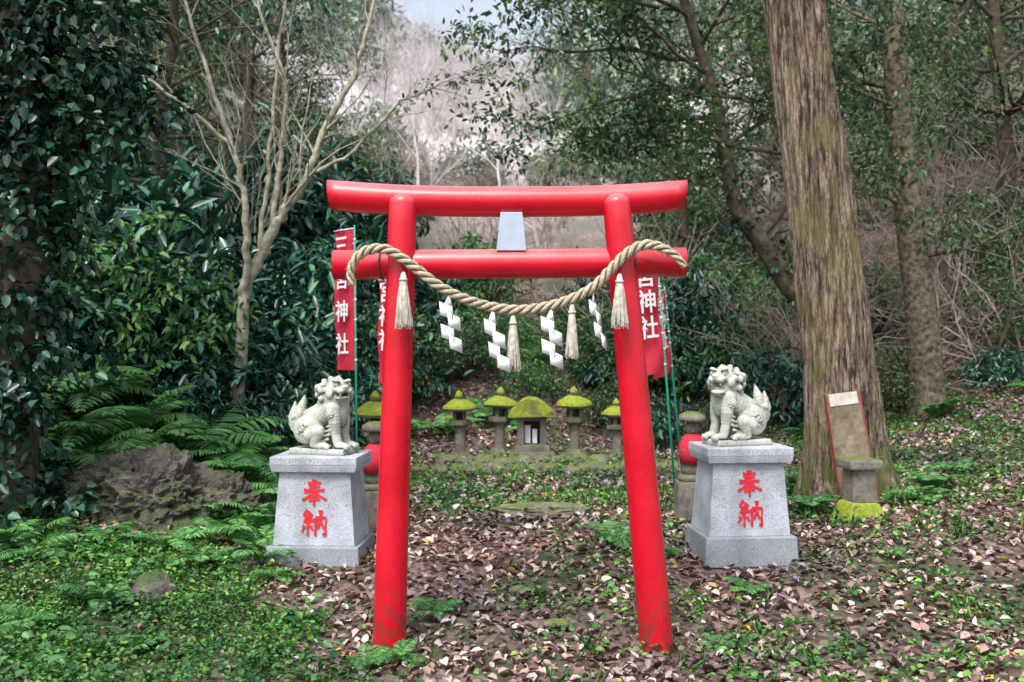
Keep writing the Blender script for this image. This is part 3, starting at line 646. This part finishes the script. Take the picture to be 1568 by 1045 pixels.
def komainu(name,loc,rz,mirror,openm,headturn,height=1.0):
    e=empty(name,loc,(0,0,rz)); S=Sculpt()
    for sy in(-1,1):
        S.ell((-.085,sy*.062,.125),(.105,.052,.10),(0,-20,0)); S.chain([(-.06,sy*.09,.10),(.0,sy*.095,.12),(-.03,sy*.09,.035)],[.045,.045,.03])
        S.ell((.01,sy*.088,.028),(.062,.032,.028)); 
        for t in range(3): S.ell((.065,sy*.088+(t-1)*.018,.02),(.02,.011,.018))
        S.chain([(.085,sy*.06,.27),(.10,sy*.068,.18),(.105,sy*.062,.10),(.12,sy*.062,.035)],[.052,.04,.03,.03])
        S.ell((.14,sy*.062,.025),(.05,.035,.026))
        for t in range(3): S.ell((.18,sy*.062+(t-1)*.02,.018),(.018,.012,.018))
        S.spiral((-.10,sy*.112,.14),(0,sy,0),.042,.010); S.spiral((.08,sy*.108,.24),(0,sy,0),.03,.009)
        for k in range(4): S.chain([(.085-.02*k*.4,sy*.085,.16-.03*k),(.055-.01*k,sy*.09,.15-.03*k)],[.012,.006])
    S.chain([(-.10,0,.13),(-.04,0,.20),(.04,0,.26),(.07,0,.30)],[.085,.088,.088,.085],7)
    S.ell((.09,0,.24),(.065,.078,.09)); S.ell((.115,0,.20),(.03,.03,.05))
    for k in range(5): S.ell((-.12+.035*k,0,.22+.025*k),(.02,.014,.02))
    for (a,l,rr) in ((-24,.19,.036),(-6,.25,.038),(12,.21,.035),(28,.16,.03),(44,.11,.026)):
        a=R(a); b=Vector((-.165,0,.10)); pts=[b+Vector((-math.sin(a)*l*t-.02*math.sin(t*3),0,math.cos(a)*l*t)) for t in (0,.35,.7,1)]
        S.chain([tuple(q) for q in pts],[rr,rr*1.15,rr*.8,.006],5)
    for sy in(-1,1): S.spiral((-.175,sy*.035,.15),(0,sy,0),.03,.009); S.spiral((-.20,sy*.034,.21),(0,sy,0),.024,.008)
    S.M=Matrix.Translation((.075,0,.36))@Matrix.Rotation(headturn,4,'Z')@Matrix.Rotation(R(-6),4,'Y')
    S.ell((0,0,-.02),(.09,.092,.10)); S.ell((.03,0,.035),(.078,.078,.062)); 
    S.ell((.095,0,.022),(.055,.055,.028)); S.ell((.135,0,.036),(.02,.026,.018)); 
    for sy in(-1,1):
        S.ell((.125,sy*.028,.012),(.026,.022,.020)); S.ell((.085,sy*.036,.055),(.020,.019,.018)); S.ell((.090,sy*.038,.080),(.028,.026,.012),(sy*18,0,0))
        S.ell((.142,sy*.013,.032),(.008,.009,.007))
        S.chain([(-.0,sy*.08,.06),(-.035,sy*.105,.05),(-.055,sy*.108,.02)],[.02,.022,.01]); S.ell((.05,sy*.068,0),(.035,.025,.035))
        S.ell((.125,sy*.03,-.012),(.008,.007,.016))
    jaw=-.058 if openm else -.030
    S.ell((.08,0,jaw),(.055,.046,.020),(0,12 if openm else 0,0)); S.ell((.06,0,jaw-.015),(.04,.04,.02))
    if openm: S.ell((.085,0,jaw+.02),(.035,.022,.008))
    rr=random.Random(4)
    for ring,(xx,R0,n) in enumerate(((.035,.080,9),(-.005,.095,12),(-.05,.092,12),(-.085,.066,9))):
        for k in range(n):
            a=2*math.pi*(k+.5*(ring%2))/n
            if ring==0 and math.sin(a)<-.2: continue
            c=Vector((xx,math.cos(a)*R0,math.sin(a)*R0+.0)); S.ell(c,(.024,.024,.024)); S.spiral(c+Vector((0,math.cos(a),math.sin(a)))*.015,(0.2,math.cos(a),math.sin(a)),.016,.007)
    for k in range(10): S.ell((-.06-.01*(k%3),rr.uniform(-.07,.07),-.03-.012*k),(.026,.024,.03))
    for k in range(5): S.ell((.03-.02*k,0,.094-.004*k),(.022,.028,.02))
    S.M=Matrix()
    me=bpy.data.meshes.new('figure'); V=np.concatenate(S.V)
    if mirror: V=V*np.array([-1,1,1])
    me.from_pydata(V.tolist(),[],S.F if not mirror else [f[::-1] for f in S.F]); me.materials.append(M_lion)
    o=obj('carved_figure',me,e,(0,0,.035),sc=(1.1,1.1,1.06*height)); m_=o.modifiers.new('r','REMESH'); m_.mode='VOXEL'; m_.voxel_size=.0040; m_.use_smooth_shade=True
    frustum('plinth',(.42,.25),(.41,.24),.045,M_lion,e,(-.01*(1 if not mirror else -1),0,-.001),bev=.006)
    return e
def ribbon(acc,pts,w,y):
    P=smooth_path([(a,0,b) for a,b in pts],5) if len(pts)>2 else np.linspace((pts[0][0],0,pts[0][1]),(pts[1][0],0,pts[1][1]),7)
    T_=np.gradient(P,axis=0); T_/=np.linalg.norm(T_,axis=1)[:,None]; Nn=np.stack([-T_[:,2],0*T_[:,0],T_[:,0]],1); n=len(P)
    t=np.linspace(0,1,n); ww=w*(.5+.12*np.cos(t*6.3)-.18*t+.22*np.exp(-t*9))
    V=np.concatenate([P+Nn*ww[:,None],P-Nn*ww[:,None]]); V[:,1]=y
    acc.add(V,[(i,i+1,n+i+1,n+i) for i in range(n-1)])
HO=[[(.25,.84),(.76,.88)],[(.3,.71),(.72,.74)],[(.1,.56),(.9,.6)],[(.5,1.0),(.48,.62),(.3,.38),(.03,.2)],[(.53,.58),(.72,.38),(.99,.22)],[(.35,.37),(.66,.40)],[(.28,.23),(.73,.26)],[(.5,.48),(.5,-.02)]]
NO=[[(.27,1.0),(.1,.8),(.3,.74)],[(.42,.88),(.12,.55),(.42,.6)],[(.36,.7),(.46,.54)],[(.27,.56),(.27,0)],[(.14,.4),(.04,.14)],[(.38,.4),(.47,.22)],[(.57,.68),(.57,.02)],[(.57,.68),(.78,.70),(.97,.70),(.96,.4),(.96,.06),(.86,.1)],[(.77,1.0),(.77,.65),(.64,.3)],[(.77,.55),(.9,.3)]]
def kanji(strokes,parent,x,z,s,tilt,y):
    acc=Acc()
    for i,st in enumerate(strokes): ribbon(acc,[((a-.5)*s,(b-.5)*s) for a,b in st],s*.125,-.0006*i)
    me=acc.mesh('kanji',M_kanji,False); o=obj('red_kanji',me,parent,(x,y,z),(-tilt,0,0)); return o
def pedestal(loc,rz):
    e=empty('stone_pedestal',loc,(0,0,rz))
    frustum('base_slab',(.65,.56),(.63,.54),.20,M_gran_d,e,(0,0,-.085),bev=.01)
    frustum('tapered_body',(.565,.46),(.49,.40),.50,M_gran,e,(0,0,.115),bev=.006)
    frustum('cap_slab',(.575,.48),(.60,.50),.045,M_gran,e,(0,0,.615),bev=.004)
    frustum('cap_slab_upper',(.60,.50),(.60,.50),.058,M_gran,e,(0,0,.660),bev=.008)
    tl=math.atan(.03/.5)
    kanji(HO,e,0,.115+.36,.175,tl,-.23+.03*.72-.005); kanji(NO,e,0,.115+.155,.175,tl,-.23+.03*.31-.005)
    return e
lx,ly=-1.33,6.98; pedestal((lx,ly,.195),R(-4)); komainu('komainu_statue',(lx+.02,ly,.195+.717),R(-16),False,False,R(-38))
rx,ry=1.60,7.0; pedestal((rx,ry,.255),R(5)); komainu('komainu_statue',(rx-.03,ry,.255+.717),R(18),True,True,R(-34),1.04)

# ------------------------------------------------------------------ lanterns, shrine, jizo
def lantern(x,y,H_,rz=0,w=1):
    e=empty('stone_lantern',(x,y,h(x,y)-.03),(R(random.uniform(-2,2)),R(random.uniform(-2,2)),rz)); s=H_/.72
    def L(n,prof,k,m=M_mossy,z=0,jit=.004,rz_=15): lathe(n,[(a*s*w,b*s) for a,b in prof],k,m,e,(0,0,z*s),(0,0,R(rz_)),jit=jit)
    L('base',[(.13,0),(.13,.07),(.10,.09),(.085,.12)],6,M_stone)
    L('post',[(.058,.11),(.052,.22),(.052,.30),(.060,.36)],10,M_stone)
    L('platform',[(.06,.355),(.115,.39),(.12,.43),(.10,.44)],6,M_stone)
    L('light_chamber',[(.05,.437),(.05,.53)],6,M_dark,jit=0)  # solid dark core painted as the shaded hollow of the chamber
    for k in range(4):
        a=math.pi/4+k*math.pi/2; frustum('chamber_post',(.034*s,.034*s),(.032*s,.032*s),.094*s,M_stone,e,(math.cos(a)*.068*s,math.sin(a)*.068*s,.438*s),(0,0,0),bev=.003)
    L('roof',[(.10,.522),(.160,.532),(.178,.555),(.165,.58),(.125,.607),(.075,.635),(.04,.65)],12,M_mossy,jit=.016)
    lathe('jewel',[(a*s,b*s) for a,b in [(.03,.645),(.042,.665),(.045,.685),(.03,.71),(.006,.735)]],10,M_mossy,e,smooth=True)
lantern(-.615,12.0,.86); lantern(-.155,12.2,.87,rz=.3); lantern(.775,12.2,.90,rz=.2); lantern(1.26,11.9,.76,rz=.4)
lantern(-1.40,10.2,.96,rz=.1)
e=empty('stone_hokora_shrine',(.24,12.1,h(.24,12.1)-.03)); e.scale=(1.14,)*3
frustum('stone_base',(.50,.5),(.46,.46),.12,M_stone,e,jit=.01,bev=.012); frustum('plinth',(.38,.34),(.36,.32),.07,M_stone,e,(0,0,.12),jit=.004)
for sx_ in(-1,1): frustum('side_wall',(.07,.28),(.07,.28),.25,M_stone,e,(sx_*.12,0,.19),bev=.004)
frustum('back_wall',(.17,.05),(.17,.05),.25,M_dark,e,(0,.11,.19),bev=.003); frustum('lintel',(.31,.29),(.32,.30),.04,M_stone,e,(0,0,.44),bev=.004)
frustum('ofuda',(.06,.01),(.06,.01),.19,M_paper,e,(-.045,-.04,.20),bev=0); frustum('ofuda_small',(.05,.01),(.05,.01),.15,M_paper,e,(.03,-.06,.20),bev=0)
bm=bmesh.new(); prof=[(-.25,.0),(-.22,.045),(-.13,.12),(-.06,.17),(.06,.17),(.13,.12),(.22,.045),(.25,.0),(.24,-.03),(-.24,-.03)]
a_=[bm.verts.new((x_,-.22,z_)) for x_,z_ in prof]; b_=[bm.verts.new((x_*.96,.2,z_)) for x_,z_ in prof]
bm.faces.new(a_); bm.faces.new(b_[::-1])
for k in range(10): bm.faces.new((a_[k],b_[k],b_[(k+1)%10],a_[(k+1)%10]))
bmesh.ops.bevel(bm,geom=bm.edges[:],offset=.01,segments=2,affect='EDGES'); bmesh.ops.subdivide_edges(bm,edges=bm.edges[:],cuts=3,use_grid_fill=True)
for v in bm.verts: v.co+=Vector(mnoise.noise_vector(v.co*12))*.018
bmesh.ops.recalc_face_normals(bm,faces=bm.faces)
M_thick=stonemat('thick_moss',(.16,.16,.05),(.22,.20,.08),1.25,MOSSC)
bm_obj('mossy_roof',bm,M_thick,e,(0,0,.51)); 
for sx_ in(-1,1):
    lathe('flower_vase',[(.02,0),(.025,.03),(.018,.08),(.022,.1)],10,M_stone,e,(sx_*.17,-.27,.02),smooth=True)
def jizo(x,y,base,s):
    e=empty('jizo_statue',(x,y,h(x,y)-.04)); fr=frustum('stone_block',(.27,.27),(.25,.25),base,M_stone,e,bev=.015,jit=.012,sub=2)
    z=base-.005
    lathe('lotus_base',[(.10*s,0),(.12*s,.03*s),(.10*s,.06*s)],14,M_stone,e,(0,0,z),smooth=True)
    lathe('robed_body',[(.085*s,.05*s),(.095*s,.1*s),(.085*s,.2*s),(.088*s,.28*s),(.07*s,.34*s),(.035*s,.365*s),(.03*s,.38*s)],20,M_stone,e,(0,0,z),smooth=True,sc=(1,.8,1))
    acc_=Sculpt(); acc_.ell((0,0,.43*s),(.06*s,.06*s,.07*s)); acc_.ell((0,-.059*s,.425*s),(.009*s,.01*s,.016*s))
    for q in(-1,1): acc_.ell((q*.061*s,0,.42*s),(.008*s,.014*s,.026*s)); acc_.ell((q*.02*s,-.054*s,.442*s),(.012*s,.006*s,.005*s)); acc_.ell((q*.05*s,-.045*s,.26*s),(.05*s,.03*s,.025*s),(0,q*20,0))
    acc_.ell((0,-.056*s,.40*s),(.015*s,.006*s,.004*s))
    me=bpy.data.meshes.new('head'); me.from_pydata(np.concatenate(acc_.V).tolist(),[],acc_.F); me.materials.append(M_stone)
    for p_ in me.polygons: p_.use_smooth=True
    obj('head_and_hands',me,e,(0,0,z))
    lathe('stone_hat',[(.085*s,.475*s),(.112*s,.49*s),(.10*s,.53*s),(.05*s,.555*s),(.01*s,.56*s)],14,M_stone,e,(0,0,z),smooth=True,jit=.008)
    lathe('red_bib',[(.100*s,.15*s),(.103*s,.24*s),(.099*s,.30*s),(.080*s,.35*s),(.05*s,.378*s)],20,M_bib,e,(0,-.006,z),smooth=True,sc=(1.03,.92,1))
jizo(1.44,7.95,.36,1.0); jizo(-1.07,7.80,.32,.97)

# ------------------------------------------------------------------ rocks
def rock_mesh(bm,c,rad,seed,amp=.35,sub=4):
    r0=bmesh.ops.create_icosphere(bm,subdivisions=sub,radius=1)
    for v in r0['verts']:
        d=v.co.normalized(); q=d*1.6+Vector((seed*7.1,seed*3.3,seed))
        k=1+amp*(mnoise.noise(q)+.5*abs(mnoise.noise(q*2.3))+.4*mnoise.noise(q*5)+.22*mnoise.noise(q*12)+.12*mnoise.noise(q*25))
        vo=mnoise.voronoi(q*1.9)[0]; k*=.80+.5*min(vo[0],.6)+.16*min(vo[1]-vo[0],.4)
        v.co=Vector((d.x*rad[0]*k,d.y*rad[1]*k,d.z*rad[2]*k))+Vector(c)
def rock(name,x,y,rad,seed,mat=M_rock,dz=0,amp=.35):
    bm=bmesh.new(); rock_mesh(bm,(0,0,0),rad,seed,amp,6 if rad[0]>.2 else 4); bm_obj(name,bm,mat,None,(x,y,h(x,y)+dz),smooth=rad[0]<=.2)
rock('mossy_boulder',-2.72,7.65,(.46,.36,.36),1,dz=.10,amp=.4); rock('mossy_boulder',-3.2,7.8,(.36,.35,.22),2,dz=.06,amp=.5); rock('mossy_boulder',-2.25,7.9,(.22,.26,.2),3,dz=.10,amp=.5)
rock('small_stone',-2.25,6.25,(.13,.11,.12),5,M_rock,.03,.2); rock('small_stone',.27,5.85,(.075,.05,.03),6,M_stone,.02,.2); rock('small_stone',.05,6.35,(.05,.04,.03),8,M_stone,.02,.2)
rock('step_stone',.28,8.2,(.42,.12,.08),7,M_stone,.02,.15)
bm=bmesh.new()
for k in range(15):
    x_=-1.0+k*.21; rock_mesh(bm,(x_,10.95+random.uniform(-.06,.06),h(x_,10.9)+.02),(random.uniform(.1,.17),.11,random.uniform(.06,.1)),20+k,.3,3)
for k in range(9):
    x_=-.75+k*.22; rock_mesh(bm,(x_,11.6+random.uniform(-.05,.05),h(x_,11.6)+.02),(.13,.1,.08),50+k,.3,3)
bm_obj('stone_terrace_edging',bm,M_stone,smooth=True)
rr_=np.random.default_rng(77); n_=500; x=rr_.uniform(-3.6,-1.9,n_); y=rr_.uniform(7.0,8.1,n_)
ang=rr_.uniform(0,6.28,n_); obj('bank_dry_leaves',leaves('bank_dry_leaves',np.stack([x,y,H(x,y)+.05+rr_.random(n_)*.06],1),np.stack([np.cos(ang),np.sin(ang),0*ang],1),np.stack([rr_.normal(0,.5,n_),rr_.normal(0,.5,n_)-.3,np.ones(n_)],1),rr_.uniform(.04,.08,n_),.035,LITTER,.3,.2))

e=empty('leaning_stone_tablet',(2.83,8.10,h(2.83,8.10)+.02),(R(-7),R(-7),R(3)))
M_tab=stonemat('weathered_concrete',(.08,.06,.04),(.32,.27,.19),.3,((.12,.10,.05),(.2,.17,.08)),5)
frustum('slab',(.32,.05),(.28,.05),.92,M_tab,e,bev=.006)
M_rust=simple('rusted_edge',(.16,.035,.025),(.32,.08,.05),20,.9,.2)
frustum('edge_strip',(.014,.06),(.014,.06),.92,M_rust,e,(.156,0,0),(0,R(-1.1),0),bev=.002)
frustum('edge_strip',(.008,.056),(.008,.056),.92,M_rust,e,(-.156,0,0),(0,R(1.1),0),bev=.002)
frustum('top_strip',(.235,.062),(.235,.062),.10,simple('faded_paint',(.42,.38,.34),(.6,.55,.5),20,.8,.2),e,(0,0,.815),bev=.002)
e=empty('stone_post',(2.73,7.83,h(2.73,7.83)-.03),(0,0,R(10)))
frustum('base',(.36,.30),(.24,.22),.15,M_mossy,e,bev=.02,jit=.012,sub=2); frustum('shaft',(.20,.19),(.19,.18),.27,M_stone,e,(0,0,.14),bev=.015,jit=.008,sub=2); frustum('cap',(.28,.26),(.27,.25),.08,M_stone,e,(0,0,.405),bev=.02,jit=.008,sub=2)

# ------------------------------------------------------------------ banners
def banner(x,y,zt,hh,w,rz,lean,chars,cs):
    g_=h(x,y); e=empty('nobori_banner',(x,y,g_),(0,lean,rz)); zt-=g_
    nx_,nz_=10,36; U,Vv=np.meshgrid(np.linspace(0,1,nx_),np.linspace(0,1,nz_))
    def wy(u,v): return .018*np.sin(v*9+u*4)+.012*np.sin(u*7)
    V=np.stack([-w+U*w,wy(U,Vv),zt-hh*Vv],-1).reshape(-1,3); i,j=np.meshgrid(np.arange(nx_-1),np.arange(nz_-1)); a=(j*nx_+i).ravel()
    obj('cloth',np_mesh('banner',V,np.stack([a,a+1,a+nx_+1,a+nx_],1),M_ban,True),e)
    acc=Acc(); tube(acc,[(.012,0,-.15),(.012,0,zt*.5),(.012,0,zt+.04)],[.011,.011,.009],10); obj('pole',acc.mesh('pole',M_green),e)
    acc=Acc(); tube(acc,[(.02,0,zt+.012),(-w-.02,0,zt+.012)],.006,8); obj('crossbar',acc.mesh('bar',M_paper),e)
    acc=Acc()
    for k in range(7): tube(acc,[(.0,0,zt-hh*(k+.5)/7),(.024,0,zt-hh*(k+.5)/7)],.012,6)
    obj('loops',acc.mesh('loops',M_paper),e)
    for k,ch in enumerate(chars):
        cu=bpy.data.curves.new('char','FONT'); cu.body=ch; cu.size=cs; cu.align_x='CENTER'; cu.align_y='CENTER'; cu.offset=.003; cu.extrude=.0015; cu.materials.append(M_paper)
        vv=(.12+.235*k); obj('character',cu,e,(-w/2,-.038,zt-hh*vv),(R(90),0,0))
banner(-1.50,9.6,2.78,1.36,.32,R(-46),R(-1),'三宮神社',.22)
banner(-1.10,9.6,2.28,1.0,.30,R(-40),R(1),'宮神社',.22)
banner(1.50,9.2,2.42,1.0,.34,R(30),R(-5.5),'宮神社',.22)
banner(1.70,9.9,2.22,.80,.34,R(52),R(-11),'宮神社',.18)

# ------------------------------------------------------------------ light & camera
w=bpy.data.worlds.new('World'); scn.world=w; w.use_nodes=True; nt=w.node_tree; nt.nodes.clear()
sky=nt.nodes.new('ShaderNodeTexSky'); sky.sky_type='NISHITA'; sky.sun_disc=False; sky.sun_elevation=R(58); sky.sun_rotation=R(205); sky.dust_density=4; sky.air_density=1.0; sky.ozone_density=.6
hs=nt.nodes.new('ShaderNodeHueSaturation'); hs.inputs['Saturation'].default_value=.5; hs.inputs['Value'].default_value=1.9
bg=nt.nodes.new('ShaderNodeBackground'); bg.inputs[1].default_value=.15; ow=nt.nodes.new('ShaderNodeOutputWorld')
nt.links.new(sky.outputs[0],hs.inputs['Color']); nt.links.new(hs.outputs[0],bg.inputs[0]); nt.links.new(bg.outputs[0],ow.inputs[0])
L=bpy.data.lights.new('sun','SUN'); L.energy=2.8; L.angle=R(20); L.color=(1,.97,.94); lo=bpy.data.objects.new('sun',L)
az=R(205); el=R(58); dvec=Vector((math.sin(az)*math.cos(el),math.cos(az)*math.cos(el),math.sin(el)))
lo.rotation_euler=dvec.to_track_quat('Z','Y').to_euler(); link(lo)
cam=bpy.data.cameras.new('camera'); co=bpy.data.objects.new('camera',cam); link(co); co.location=(0,0,1.7); co.rotation_euler=(R(90),0,0)
cam.lens=35; cam.sensor_width=36; cam.clip_end=500; cam.dof.use_dof=True; cam.dof.focus_distance=6.0; cam.dof.aperture_fstop=2.4
scn.camera=co
scn.view_settings.view_transform='Standard'; scn.view_settings.look='None'; scn.view_settings.exposure=0
print('objects',len(bpy.data.objects))
